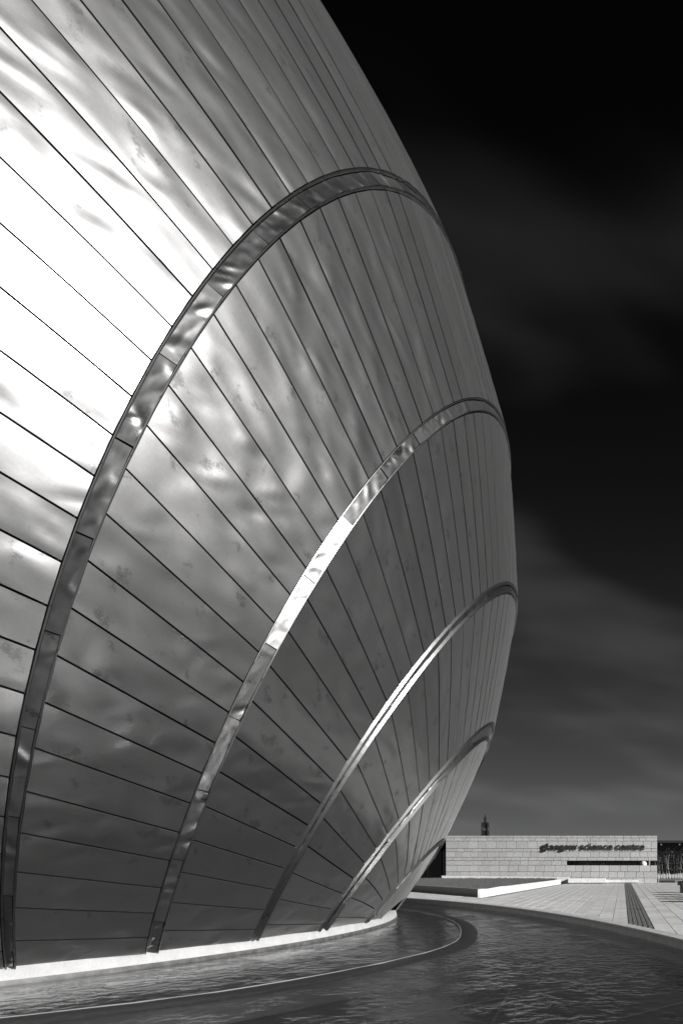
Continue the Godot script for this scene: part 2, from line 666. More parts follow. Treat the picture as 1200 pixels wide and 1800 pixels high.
func _setting() -> void:
	coarse = noise_image(256, 5, 0.02, 5)
	fine = noise_image(256, 6, 0.35, 2)
	stone_tex = toned(coarse, fine, 0.55, 1.0, 0.75)
	var nb := noise_image(512, 8, 0.12, 4)
	nb.bump_map_to_normal_map(4.0)
	fine_bump = grey_texture(nb)
	pale = stony(stone_tex, 1.0, 0.85, 0.7, fine_bump, 0.1)
	black_metal = plain(0.012, 0.5)
	pool = pool_line(POOL_R, 1.2)
	pool_outer = pool_line(POOL_R + 0.32, 0.9)

	# ground: one sheet from the pool's edge to the horizon
	var g := begin()
	var n := pool_outer.size()
	var heart := Vector2(-16, 14)
	for k in n:
		var a := pool_outer[k]
		var b := pool_outer[(k + 1) % n]
		var segs := 1 if k < n - 1 else 12
		for s in segs:
			var p := a.lerp(b, float(s) / segs)
			var q := a.lerp(b, float(s + 1) / segs)
			var pf := heart + (p - heart).normalized() * 3000.0
			var qf := heart + (q - heart).normalized() * 3000.0
			quad(g, gp(p, 0.155), gp(q, 0.155), gp(qf, 0.155), gp(pf, 0.155), Vector3.UP)
	var ground := put("ground", done(g), stony(stone_tex, 0.07, 0.9, 0.4))
	tag(ground, "", "", "", "structure")

	# pool bed and water
	var bed := structure("pool_bed")
	var floor_st := begin()
	prism(floor_st, pool_outer, -0.8, -0.3)
	put("bed_floor", done(floor_st), stony(toned(coarse, fine, 0.35, 1.0, 0.45), 0.035, 0.8, 0.35), bed)
	# pale sealed joints run askew between the cast bays
	var joint := stony(stone_tex, 0.085, 0.8, 1.5)
	for line in [[Vector2(-7.2, 3.0), Vector2(1.2, 11.6)], [Vector2(-4.4, 3.0), Vector2(2.4, 9.9)], [Vector2(-2.0, 12.6), Vector2(-1.2, 2.0)], [Vector2(-6.0, 9.3), Vector2(2.0, 4.4)]]:
		var d: Vector2 = (line[1] - line[0]).normalized()
		var w := Vector2(-d.y, d.x) * 0.018
		for cut in Geometry2D.intersect_polygons(PackedVector2Array([line[0] - w, line[1] - w, line[1] + w, line[0] + w]), pool):
			var js := begin()
			prism(js, cut, -0.31, -0.294)
			put("bed_joint", done(js), joint, bed)

	var wst := begin()
	var ids := Geometry2D.triangulate_polygon(pool)
	for k in range(0, ids.size(), 3):
		tri(wst, gp(pool[ids[k]], 0.0), gp(pool[ids[k + 1]], 0.0), gp(pool[ids[k + 2]], 0.0), Vector3.UP)
	var wm := StandardMaterial3D.new()
	wm.transparency = BaseMaterial3D.TRANSPARENCY_ALPHA
	wm.albedo_color = Color(0.2, 0.2, 0.21, 0.3)
	wm.roughness = 0.13
	wm.metallic_specular = 0.5
	wm.uv1_triplanar = true
	wm.uv1_world_triplanar = true
	wm.uv1_scale = Vector3.ONE * 0.25
	var rip := _ripples()
	rip.convert(Image.FORMAT_RGBA8)
	rip.bump_map_to_normal_map(5.0)
	wm.normal_enabled = true
	wm.normal_texture = grey_texture(rip)
	wm.normal_scale = 1.0
	var water := put("water", done(wst), wm)
	tag(water, "", "", "", "structure")

	# the pool's kerb: a wall under coping stones
	var kerb := structure("pool_kerb")
	var kw := begin()
	for k in n - 1:
		quad(kw, gp(pool[k], -0.5), gp(pool[k + 1], -0.5), gp(pool[k + 1], 0.165), gp(pool[k], 0.165), gp(POOL_AT - pool[k], 0.0))
	quad(kw, gp(pool[n - 1], -0.5), gp(pool[0], -0.5), gp(pool[0], 0.165), gp(pool[n - 1], 0.165), Vector3(0, 0, -1))
	put("kerb_wall", done(kw), stony(stone_tex, 0.72, 0.8, 0.7), kerb)
	var inner := pool_line(POOL_R - 0.035, 1.235)
	for k in range(0, n - 1, 1):
		var st := begin()
		var o := PackedVector2Array([inner[k], inner[k + 1], pool_outer[k + 1], pool_outer[k]])
		o[0] = o[0].lerp(o[1], 0.002)
		o[3] = o[3].lerp(o[2], 0.002)
		prism(st, o, 0.165, 0.204, 0.01)
		put("coping_stone", done(st), kerb.get_child(0).material_override, kerb)
	_paving()

func _ripples() -> Image:
	var n := 1024
	var a := FastNoiseLite.new()
	a.seed = 3
	a.frequency = 0.016
	a.fractal_octaves = 4
	a.fractal_gain = 0.42
	a.noise_type = FastNoiseLite.TYPE_SIMPLEX_SMOOTH
	a.domain_warp_enabled = true
	a.domain_warp_amplitude = 18.0
	a.domain_warp_frequency = 0.01
	var im := a.get_seamless_image(n, n)
	var f := noise_image(n, 33, 0.05, 3)
	var calm := noise_image(n, 34, 0.004, 2)
	var out := Image.create(n, n, false, Image.FORMAT_RF)
	for y in n:
		for x in n:
			var v := im.get_pixel(x, y).r * 0.88 + f.get_pixel(x, y).r * 0.12
			v = 0.5 + (v - 0.5) * lerpf(0.3, 1.5, smoothstep(0.3, 0.7, calm.get_pixel(x, y).r))
			out.set_pixel(x, y, Color(v, v, v))
	return out

const CORNER := Vector2(-6.49, 27.65)
const BACK := Vector2(-5.15, 49.2)
const FRONT_LEFT := Vector2(-18.2, 41.4)

func _paving() -> void:
	var plaza := structure("plaza_paving")
	var looks: Array[StandardMaterial3D] = []
	for t in [0.78, 0.83, 0.88, 0.93]:
		looks.append(stony(stone_tex, t, 0.85, 0.9, fine_bump, 0.15))
	var away := Geometry2D.offset_polygon(PackedVector2Array([CORNER, BACK + Vector2(0, 1.5), Vector2(-22, 51), FRONT_LEFT + Vector2(-4, 4), FRONT_LEFT]), 0.42)[0]
	var room := PackedVector2Array([Vector2(-22, 10), Vector2(9, 5.5), Vector2(14, 57.5), Vector2(-22, 57.5)])
	var edge := pool_line(POOL_R + 0.325, -30.0)
	var pieces := []
	for k in range(-52, 30):
		if k == 0:
			continue
		var x0 := 0.138 + 0.4095 * k if k < 0 else 0.722 + 0.418 * (k - 1)
		var x1 := x0 + (0.4095 if k < 0 else 0.418)
		var z := 5.5 + rng.randf() * 0.8
		while z < 57.0:
			var len_ := [0.6, 0.9, 0.9, 1.2][rng.randi() % 4] as float
			var j := 0.008
			var rect := PackedVector2Array([Vector2(x0 + j, z + j), Vector2(x1 - j, z + j), Vector2(x1 - j, z + len_ - j), Vector2(x0 + j, z + len_ - j)])
			var zm := z + len_ * 0.5
			z += len_
			if x0 > 0.11 * zm + 3.5 or x1 < -0.36 * zm - 2.0 or (x0 < -5.6 and zm > 35.0 and x0 > -99.0):
				continue
			for p in Geometry2D.intersect_polygons(rect, room):
				for q in Geometry2D.clip_polygons(p, edge):
					for r in Geometry2D.clip_polygons(q, away):
						if r.size() >= 3 and not Geometry2D.is_polygon_clockwise(r) or r.size() >= 3:
							var seen := 1.0 / (zm * zm)
							if x0 > 0.103 * zm:
								seen *= 0.001
							pieces.append([seen, r])
	pieces.sort_custom(func(a, b): return a[0] > b[0])
	var rest := begin()
	for k in pieces.size():
		var top := 0.2 + rng.randf_range(-0.0025, 0.0025)
		if k < 300:
			var st := begin()
			prism(st, pieces[k][1], 0.15, top, 0.004)
			put("paving_slab", done(st), looks[rng.randi() % 4], plaza)
		else:
			prism(rest, pieces[k][1], 0.15, top, 0.004)
	var o := put("farther_slabs", done(rest), looks[1], plaza)
	tag(o, "", "", "", "stuff")
	# dark band of small setts running to the wall
	var sett := stony(stone_tex, 0.2, 0.8, 2.1, fine_bump, 0.5)
	var ss := begin()
	for c in 5:
		var x0 := 0.145 + c * 0.115
		var z := 11.0 + rng.randf() * 0.2
		while z < 50.6:
			var l := rng.randf_range(0.16, 0.24)
			var rect := PackedVector2Array([Vector2(x0 + 0.006, z), Vector2(x0 + 0.107, z), Vector2(x0 + 0.107, z + l - 0.014), Vector2(x0 + 0.006, z + l - 0.014)])
			var mid := z + l * 0.5
			z += l
			if (Vector2(x0 + 0.06, mid) - POOL_AT).length() < POOL_R + 0.45 or absf(mid - 20.0) < 0.15:
				continue
			prism(ss, rect, 0.15, 0.196 + rng.randf_range(-0.006, 0.006), 0.012)
	# and a narrow one beside the white kerb
	var dir := (BACK - CORNER).normalized()
	var side := Vector2(dir.y, -dir.x)
	var t := -1.2
	while t < 21.6:
		for c in 3:
			var a := CORNER + dir * t + side * (0.03 + c * 0.125)
			prism(ss, PackedVector2Array([a, a + side * 0.112, a + side * 0.112 + dir * 0.11, a + dir * 0.11]), 0.15, 0.197 + rng.randf_range(-0.005, 0.005), 0.01)
		t += 0.122
	o = put("granite_setts", done(ss), sett, plaza)
	tag(o, "", "", "", "stuff")
	put("drain_slot", box_mesh(Vector3(0.1, 0.15, -20.13), Vector3(0.74, 0.19, -19.9), 0.005), black_metal, plaza)

# ---- the metal-clad shell
func _shell() -> void:
	to_ball = Basis(Vector3(ROW_A.x, ROW_B.x, ROW_C.x), Vector3(ROW_A.y, ROW_B.y, ROW_C.y), Vector3(ROW_A.z, ROW_B.z, ROW_C.z))
	from_ball = to_ball.inverse()
	dents.seed = 4
	dents.frequency = 1.5
	dents.fractal_octaves = 1
	dents.fractal_gain = 0.35
	creases.seed = 9
	creases.frequency = 2.3
	creases.fractal_type = FastNoiseLite.FRACTAL_RIDGED
	creases.fractal_octaves = 2
	creases.fractal_gain = 0.3

	var smudge := _smudges()
	var haze := toned(noise_image(256, 21, 0.015, 4), noise_image(256, 22, 0.2, 3), 0.85, 1.0, 0.35)
	var oil := grey_texture(noise_image(512, 23, 0.009, 1))
	for k in 5:
		var m := StandardMaterial3D.new()
		m.albedo_texture = smudge
		m.albedo_color = grey([0.26, 0.285, 0.305, 0.32, 0.29][k])
		m.metallic = 1.0
		m.roughness = [0.33, 0.345, 0.32, 0.35, 0.335][k]
		m.clearcoat_enabled = true
		m.clearcoat = 1.0
		m.clearcoat_roughness = 0.58
		m.rim_enabled = true
		m.rim = 0.5
		m.rim_tint = 0.0
		m.roughness_texture = haze
		m.heightmap_enabled = true
		m.heightmap_texture = oil
		m.heightmap_scale = 1.2
		metals.append(m)
	for k in 3:
		var m := StandardMaterial3D.new()
		m.albedo_texture = smudge
		m.albedo_color = grey([0.36, 0.41, 0.46][k])
		m.metallic = 1.0
		m.roughness = [0.33, 0.31, 0.35][k]
		band_metals.append(m)
	core_metal = plain(0.015, 0.7)

	var shell := thing("cinema_shell", "huge rounded titanium clad building with curved ribs rising out of the pool", "building", Vector3.ZERO)
	# dark carcass behind the open seams
	var st := begin()
	st.set_smooth_group(1)
	var up := 40
	var round_ := 96
	for a in up:
		for b in round_:
			var q := []
			for c in [[a, b], [a, b + 1], [a + 1, b + 1], [a + 1, b]]:
				var y := lerpf(FOOT + 0.005, SHELL_AT.y + 15.6, 1.0 - pow(1.0 - float(c[0]) / up, 2.0))
				var an: float = TAU * c[1] / round_
				var r := foot_radius(an, y)
				var p := SHELL_AT + Vector3(cos(an) * r, y - SHELL_AT.y, sin(an) * r)
				q.append(scene_point(p - shell_normal(p) * 0.2))
			quad(st, q[0], q[1], q[2], q[3], (q[0] + q[2]) * 0.5 - scene_point(SHELL_AT))
	put("carcass", done(st), core_metal, shell)

	var c0u := [1.86985, -0.0455, -0.00006]
	var c1l := [2.07603, -0.04871, -0.00017]
	var c1u := [2.02922, -0.04908, -0.00009]
	var c2l := [2.13598, -0.05785, -0.00022]
	var c2u := [2.06703, -0.06131, 0.0]
	var c3l := [2.00627, -0.08155, -0.00006]
	var c3u := [1.82744, -0.07224, -0.00007]
	var c4l := [1.60727, -0.113, 0.0]
	var c4u := [1.352, -0.0985, 0.0]
	var c0l := [1.88722, -0.04196, -0.00016]
	cladding(shell, "far_upper", "0U", [1.9, -0.04, -0.0001], [1.88722, -0.04196, -0.00016], -7, -8, 85, 12, 0.1)
	cladding(shell, "0L", "1U", c0l, c0u, -7, 37, 90, 36, 0.25, Vector2(0.004, 0.012))
	cladding(shell, "1L", "2U", c1l, c1u, -1, 40, 84, 30, 0.72)
	cladding(shell, "2L", "3U", c2l, c2u, -1, 34, 70, 26, 0.72)
	cladding(shell, "3L", "4U", c3l, c3u, -1, 27, 56, 18, 0.7)
	cladding(shell, "4L", "5U", c4l, c4u, -4, 19, 34, 12, 0.6)
	cladding(shell, "5L", "6U", [1.36, -0.115, 0.0], [1.3, -0.125, 0.0], -4, 14, 28, 6, 0.4)
	rib(shell, "0", [1.95, -0.04196, -0.00016], c0l, -8, 84, 0.3)
	rib(shell, "1", c0u, c1l, -7, 84, 0.34)
	rib(shell, "2", c1u, c2l, -2, 80, 0.2)
	rib(shell, "3", c2u, c3l, -2, 66, 0.1, 0.045)
	rib(shell, "4", c3u, c4l, -3, 50, 0.0, 0.055)
	rib(shell, "5", c4u, [1.36, -0.115, 0.0], -6, 34, 0.36, 0.06)

	# pale plinth that the shell stands on
	var pst := begin()
	pst.set_smooth_group(1)
	var n := 160
	for k in n:
		for lev in [[0.02, FOOT - 0.005, 0.06, FOOT - 0.19], [-0.3, FOOT - 0.001, 0.02, FOOT - 0.005]]:
			var q := []
			for c in [[k, 0], [k + 1, 0], [k + 1, 2], [k, 2]]:
				var an: float = TAU * c[0] / n
				var r: float = foot_radius(an) + lev[c[1]]
				q.append(scene_point(Vector3(SHELL_AT.x + cos(an) * r, lev[c[1] + 1], SHELL_AT.z + sin(an) * r)))
			var an2 := TAU * (k + 0.5) / n
			quad(pst, q[0], q[1], q[2], q[3], Vector3(cos(an2), 0.3, -sin(an2)))
	var conc := stony(toned(noise_image(256, 41, 0.03, 5), fine, 0.7, 1.0, 0.6), 0.56, 0.8, 0.5)
	put("plinth", done(pst), conc, shell)
	var wet := begin()
	wet.set_smooth_group(1)
	for k in n:
		for lev in [[0.055, FOOT - 0.18, 0.08, FOOT - 0.3], [0.08, FOOT - 0.3, 0.08, -2.1]]:
			var q := []
			for c in [[k, 0], [k + 1, 0], [k + 1, 2], [k, 2]]:
				var an: float = TAU * c[0] / n
				var r: float = foot_radius(an) + lev[c[1]] + 0.004
				q.append(scene_point(Vector3(SHELL_AT.x + cos(an) * r, lev[c[1] + 1], SHELL_AT.z + sin(an) * r)))
			var an2 := TAU * (k + 0.5) / n
			quad(wet, q[0], q[1], q[2], q[3], Vector3(cos(an2), 0.3, -sin(an2)))
	put("stained_plinth_foot", done(wet), stony(toned(noise_image(256, 43, 0.025, 5), fine, 0.35, 1.0, 0.3), 0.16, 0.45, 0.9), shell)

# dark rubbed blotches and fine scratches in the metal's finish
func _smudges() -> ImageTexture:
	var n := 1024
	var a := noise_image(n, 51, 0.006, 4)
	var b := noise_image(n, 52, 0.007, 4)
	var c := noise_image(n, 53, 0.09, 3)
	var out := Image.create(n, n, false, Image.FORMAT_L8)
	for y in n:
		for x in n:
			var v := 0.9 + 0.1 * a.get_pixel(x, y).r
			var s := b.get_pixel(x, y).r + 0.28 * (c.get_pixel(x, y).r - 0.5)
			v *= 1.0 - 0.5 * smoothstep(0.74, 0.95, s)
			v *= 0.94 + 0.12 * c.get_pixel(x, y).r
			out.set_pixel(x, y, Color(v, v, v).linear_to_srgb())
	var r := RandomNumberGenerator.new()
	r.seed = 77
	for k in 60:
		var p := Vector2(r.randf(), r.randf()) * n
		var d := Vector2.from_angle(r.randf() * TAU)
		var l := r.randi_range(8, 46)
		var t := r.randf_range(0.55, 0.8) if r.randf() < 0.6 else 1.0
		for s in l:
			p += d
			d = d.rotated(r.randf_range(-0.12, 0.12))
			out.set_pixel(posmod(int(p.x), n), posmod(int(p.y), n), Color(t, t, t).linear_to_srgb())
	return ImageTexture.create_from_image(out)

# ---- the low ring wall in the pool
func ring_radius(deg: float) -> float:
	var t := [[-180.0, 14.0], [-120.0, 14.0], [-90.0, 14.3], [-60.0, 14.8], [-40.0, 15.05], [-36.0, 15.35], [-30.0, 15.72], [-20.0, 15.8], [-12.0, 15.55], [-3.0, 14.76], [6.0, 14.05], [16.0, 13.36], [24.0, 12.88], [30.0, 12.57], [36.0, 12.38], [60.0, 12.1], [100.0, 12.6], [180.0, 14.0]]
	for k in t.size() - 1:
		if deg <= t[k + 1][0]:
			var f := (deg - float(t[k][0])) / (float(t[k + 1][0]) - float(t[k][0]))
			var p0: float = t[maxi(k - 1, 0)][1]
			var p3: float = t[mini(k + 2, t.size() - 1)][1]
			var m1: float = (float(t[k + 1][1]) - p0) * 0.5
			var m2: float = (p3 - float(t[k][1])) * 0.5
			var f2 := f * f
			var f3 := f2 * f
			return (2 * f3 - 3 * f2 + 1) * float(t[k][1]) + (f3 - 2 * f2 + f) * m1 + (-2 * f3 + 3 * f2) * float(t[k + 1][1]) + (f3 - f2) * m2
	return 14.0

func loft_ring(profile: Array, wob: float) -> ArrayMesh:
	var st := begin()
	st.set_smooth_group(1)
	var n := 240
	var wn := FastNoiseLite.new()
	wn.seed = 6
	wn.frequency = 2.0
	for k in n:
		for j in profile.size() - 1:
			var q := []
			for c in [[k, j], [k + 1, j], [k + 1, j + 1], [k, j + 1]]:
				var deg: float = -180.0 + 360.0 * (c[0] % n) / n
				var pr: Array = profile[c[1]]
				var a := deg_to_rad(deg)
				var dir := Vector2(cos(a), sin(a))
				var r: float = ring_radius(deg) + pr[0] + wob * wn.get_noise_2d(dir.x * 6.0 + c[1], dir.y * 6.0)
				q.append(gp(Vector2(SHELL_AT.x, SHELL_AT.z) + dir * r, pr[1] + wob * 0.4 * wn.get_noise_2d(dir.x * 11.0, dir.y * 11.0 + c[1] * 0.3)))
			var am := deg_to_rad(-180.0 + 360.0 * (k + 0.5) / n)
			var dr: float = profile[j + 1][0] - profile[j][0]
			var dy: float = profile[j + 1][1] - profile[j][1]
			quad(st, q[0], q[1], q[2], q[3], Vector3(-dy * cos(am), dr, dy * sin(am)))
	return done(st)

func _weir() -> void:
	var w := thing("pool_weir", "low dark curved weir wall ringing the metal building in the water", "weir", Vector3.ZERO)
	put("weir_wall", loft_ring([[-0.06, -0.5], [-0.05, -0.02], [0.0, 0.022], [0.2, 0.02], [0.4, 0.012], [0.45, -0.03], [0.46, -0.5]], 0.03), stony(toned(noise_image(256, 47, 0.04, 5), fine, 0.3, 1.0, 0.5), 0.035, 0.6, 0.9), w)
	put("pale_lip", loft_ring([[-0.01, 0.0], [-0.008, 0.03], [0.012, 0.03], [0.016, 0.005]], 0.014), stony(stone_tex, 0.4, 0.4, 1.3), w)

# ---- long stone wall with lettering
const WALL_Z := 50.9
const ROWS := [2.725, 2.53, 2.25, 1.605, 1.325, 0.86, 0.565, 0.17, -0.39, -0.93, -1.4]

func _wall() -> void:
	var wall := thing("stone_wall", "long pale stone block wall with a dark slot and lettering on its face", "wall", Vector3.ZERO)
	var looks: Array[StandardMaterial3D] = []
	var grain := toned(coarse, noise_image(256, 61, 0.5, 2), 0.35, 1.0, 0.8)
	for t in [0.66, 0.69, 0.72, 0.75]:
		looks.append(stony(grain, t, 0.9, 1.1, fine_bump, 0.5))
	var x0 := -15.25
	var x1 := 2.97
	# masonry core behind the blocks, open at the slot
	var core := begin()
	box(core, Vector3(x0 + 0.01, 0.1, -WALL_Z - 0.5), Vector3(x1 - 0.01, EYE + 0.16, -WALL_Z - 0.1))
	box(core, Vector3(x0 + 0.01, EYE + 0.57, -WALL_Z - 0.5), Vector3(x1 - 0.01, EYE + 2.7, -WALL_Z - 0.1))
	box(core, Vector3(x0 + 0.01, EYE + 0.162, -WALL_Z - 0.5), Vector3(-4.84, EYE + 0.568, -WALL_Z - 0.1))
	put("masonry_core", done(core), plain(0.1, 0.95), wall)
	for r in ROWS.size() - 1:
		var top: float = EYE + ROWS[r]
		var low: float = EYE + ROWS[r + 1]
		var tall := top - low
		var x := x0
		while x < x1 - 0.05:
			var l := rng.randf_range(0.5, 1.0) if tall < 0.35 else rng.randf_range(0.6, 1.05)
			if r == 0:
				l = rng.randf_range(0.45, 0.75)
			if x1 - x - l < 0.35:
				l = x1 - x
			if r == 6:
				if x > -4.86:
					break
				if x + l > -5.2:
					l = -4.83 - x
			var st := begin()
			var j := 0.012
			var face := rng.randf_range(0.0, 0.012)
			box(st, Vector3(x + j, low + j, -WALL_Z - 0.15), Vector3(x + l - j, top - j, -WALL_Z + face), 0.016)
			put("stone_block", done(st), looks[rng.randi() % 4], wall)
			x += l
	put("slot_post", box_mesh(Vector3(2.26, EYE + 0.17, -WALL_Z - 0.12), Vector3(2.36, EYE + 0.565, -WALL_Z - 0.02), 0.008), plain(0.4, 0.6), wall)

	var sign_ := thing("wall_sign", "row of raised dark lower case letters fixed to the stone wall", "sign", Vector3.ZERO)
	var font := SystemFont.new()
	font.font_names = PackedStringArray(["Droid Sans"])
	font.font_weight = 700
	var words := "glasgow science centre"
	var mm := plain(0.03, 0.4)
	var px := 0.01
	var size_ := 74
	var whole := font.get_string_size(words, HORIZONTAL_ALIGNMENT_LEFT, -1, size_).x * px
	var stretch := (1132.8 - 949.5) / 1036.67 * (WALL_Z - 0.3) / whole
	var left := (949.5 - 1093.5) / 1036.67 * (WALL_Z - 0.3)
	for k in words.length():
		if words[k] == " ":
			continue
		var tm := TextMesh.new()
		tm.text = words[k]
		tm.font = font
		tm.font_size = size_
		tm.pixel_size = px
		tm.depth = 0.1
		tm.curve_step = 2.0
		tm.horizontal_alignment = HORIZONTAL_ALIGNMENT_LEFT
		tm.vertical_alignment = VERTICAL_ALIGNMENT_BOTTOM
		var adv := font.get_string_size(words.substr(0, k), HORIZONTAL_ALIGNMENT_LEFT, -1, size_).x * px * stretch
		var o := put("letter", tm, mm, sign_, Vector3(left + adv, EYE + 1.50 - font.get_descent(size_) * px, -WALL_Z + 0.08))
		o.scale = Vector3(stretch, 1.0, 1.0)

	for s in [[1058.5, 1519.6, 0.2, "small round pale lamp seen in the middle of the wall's dark slot"], [1130.0, 1519.0, 0.3, "larger round pale lamp seen near the right end of the wall's slot"]]:
		var d := 53.0
		var lamp := thing("globe_lamp", s[3], "lamp", Vector3((s[0] - 1093.5) / 1036.67 * d, 0.155, -d), "round lamps behind the wall")
		var hgt: float = EYE - 0.155 + (1524.5 - s[1]) / 1036.67 * d
		var ls := begin()
		bar(ls, Vector3.ZERO, Vector3(0, hgt - 0.1, 0), 0.05, 0.04)
		put("pole", done(ls), black_metal, lamp)
		var sp := SphereMesh.new()
		sp.radius = s[2]
		sp.height = s[2] * 2.0
		put("globe", sp, plain(0.85, 0.35), lamp, Vector3(0, hgt, 0))

# ---- raised lawn with its kerbs
func _planter() -> void:
	var pl := thing("raised_planter", "raised lawn bed edged by grey stone in front and white kerb at right", "planter", Vector3.ZERO)
	var grey_kerb := stony(stone_tex, 0.42, 0.85, 0.8, fine_bump, 0.4)
	var dir := (FRONT_LEFT - CORNER).normalized()
	var inward := Vector2(-dir.y, dir.x)
	if inward.y < 0.0:
		inward = -inward
	var total := CORNER.distance_to(FRONT_LEFT)
	var t := 0.0
	while t < total:
		var a := CORNER + dir * (t + 0.01)
		var b := CORNER + dir * minf(t + 4.2 - 0.01, total)
		var st := begin()
		prism(st, PackedVector2Array([a, b, b + inward * 0.35, a + inward * 0.35]) if t > 0.0 else PackedVector2Array([a + dir * 0.36, b, b + inward * 0.35, a + dir * 0.36 + inward * 0.35]), 0.15, 0.57, 0.015)
		put("kerb_stone", done(st), grey_kerb, pl)
		t += 4.2
	var d2 := (BACK - CORNER).normalized()
	var in2 := Vector2(-d2.y, d2.x)
	if in2.x > 0.0:
		in2 = -in2
	var long_ := CORNER.distance_to(BACK)
	for k in 5:
		var a := CORNER + d2 * (long_ * k / 5.0 + 0.003)
		var b := CORNER + d2 * (long_ * (k + 1) / 5.0 - 0.003)
		var st := begin()
		if k == 0:
			# rounded corner stone
			var o := PackedVector2Array()
			var c0 := CORNER + d2 * 0.3 + in2 * 0.3
			for m in 7:
				var an := lerpf(0.0, PI * 0.5, m / 6.0)
				o.append(c0 - in2 * 0.3 * cos(an) - d2 * 0.3 * sin(an))
			o.append(CORNER + dir * 0.35)
			o.append(CORNER + dir * 0.35 + inward * 0.35)
			o.append(b + in2 * 0.35)
			o.append(b)
			prism(st, o, 0.15, 0.572)
		else:
			prism(st, PackedVector2Array([a, b, b + in2 * 0.35, a + in2 * 0.35]), 0.15, 0.572, 0.02)
		put("white_kerb", done(st), pale, pl)
	# earth under the grass, rising a little to the wall
	var es := begin()
	var quadp := [CORNER + Vector2(-0.4, 0.5), BACK + Vector2(-0.4, 1.0), Vector2(-21.0, 50.2), FRONT_LEFT + Vector2(0.3, 0.6)]
	var m := 40
	var bump := FastNoiseLite.new()
	bump.seed = 15
	bump.frequency = 0.5
	var spot := func(u: float, v: float) -> Vector3:
		var p: Vector2 = (quadp[0] as Vector2).lerp(quadp[3], u).lerp((quadp[1] as Vector2).lerp(quadp[2], u), v)
		return gp(p, 0.5 + 0.13 * v + 0.035 * bump.get_noise_2d(p.x * 2.0, p.y))
	es.set_smooth_group(1)
	for i in m:
		for j in m:
			quad(es, spot.call(float(i) / m, float(j) / m), spot.call(float(i + 1) / m, float(j) / m), spot.call(float(i + 1) / m, float(j + 1) / m), spot.call(float(i) / m, float(j + 1) / m), Vector3.UP)
	put("earth", done(es), stony(toned(coarse, fine, 0.4, 1.0, 0.5), 0.2, 0.95, 0.5), pl)
	var blade := begin()
	for k in 5:
		var a := TAU * k / 5.0
		var u := Vector3(cos(a), 0, sin(a))
		var w := Vector3(-sin(a), 0, cos(a)) * 0.012
		tri(blade, u * 0.03 - w, u * 0.03 + w, u * 0.07 + Vector3(0, 0.075, 0), u)
	var mm := MultiMesh.new()
	mm.transform_format = MultiMesh.TRANSFORM_3D
	mm.mesh = done(blade)
	mm.instance_count = 12000
	for k in mm.instance_count:
		var at: Vector3 = spot.call(rng.randf(), rng.randf())
		mm.set_instance_transform(k, Transform3D(Basis(Vector3.UP, rng.randf() * TAU).scaled(Vector3.ONE * rng.randf_range(0.6, 1.4)), at))
	var grass := MultiMeshInstance3D.new()
	grass.name = "lawn_grass"
	grass.multimesh = mm
	grass.material_override = plain(0.15, 0.8)
	add_child(grass)
	tag(grass, "short dark grass growing over the raised bed before the stone wall", "grass", "", "stuff")

	var foot := begin()
	var xs := [-15.4, -4.57]
	var ys := [0.88, 0.76]
	for z in [[-50.25, 1.0], [-50.6, -1.0]]:
		quad(foot, Vector3(xs[0], 0.16, z[0]), Vector3(xs[1], 0.16, z[0]), Vector3(xs[1], ys[1], z[0]), Vector3(xs[0], ys[0], z[0]), Vector3(0, 0, z[1]))
	quad(foot, Vector3(xs[0], ys[0], -50.25), Vector3(xs[1], ys[1], -50.25), Vector3(xs[1], ys[1], -50.6), Vector3(xs[0], ys[0], -50.6), Vector3.UP)
	for e in [[0, -1.0], [1, 1.0]]:
		quad(foot, Vector3(xs[e[0]], 0.16, -50.25), Vector3(xs[e[0]], 0.16, -50.6), Vector3(xs[e[0]], ys[e[0]], -50.6), Vector3(xs[e[0]], ys[e[0]], -50.25), Vector3(e[1], 0, 0))
	tag(put("foot_kerb", done(foot), pale), "thin white kerb along the foot of the stone wall behind the lawn", "kerb")
	var seat := thing("block_seat", "long white block seat standing at the end of the white lawn kerb", "bench", Vector3.ZERO)
	put("seat_block", box_mesh(Vector3(-4.55, 0.3, -50.55), Vector3(-1.45, 0.675, -49.2), 0.02), pale, seat)
	put("recessed_base", box_mesh(Vector3(-4.45, 0.16, -50.5), Vector3(-1.6, 0.298, -49.32)), grey_kerb, seat)
	var ledge := thing("stone_ledge", "thin white ledge at the wall's foot right of the block seat", "ledge", Vector3.ZERO)
	put("ledge_top", box_mesh(Vector3(-1.44, 0.29, -50.85), Vector3(1.35, 0.525, -50.4), 0.012), pale, ledge)
	put("recessed_base", box_mesh(Vector3(-1.44, 0.16, -50.84), Vector3(1.3, 0.288, -50.5)), grey_kerb, ledge)

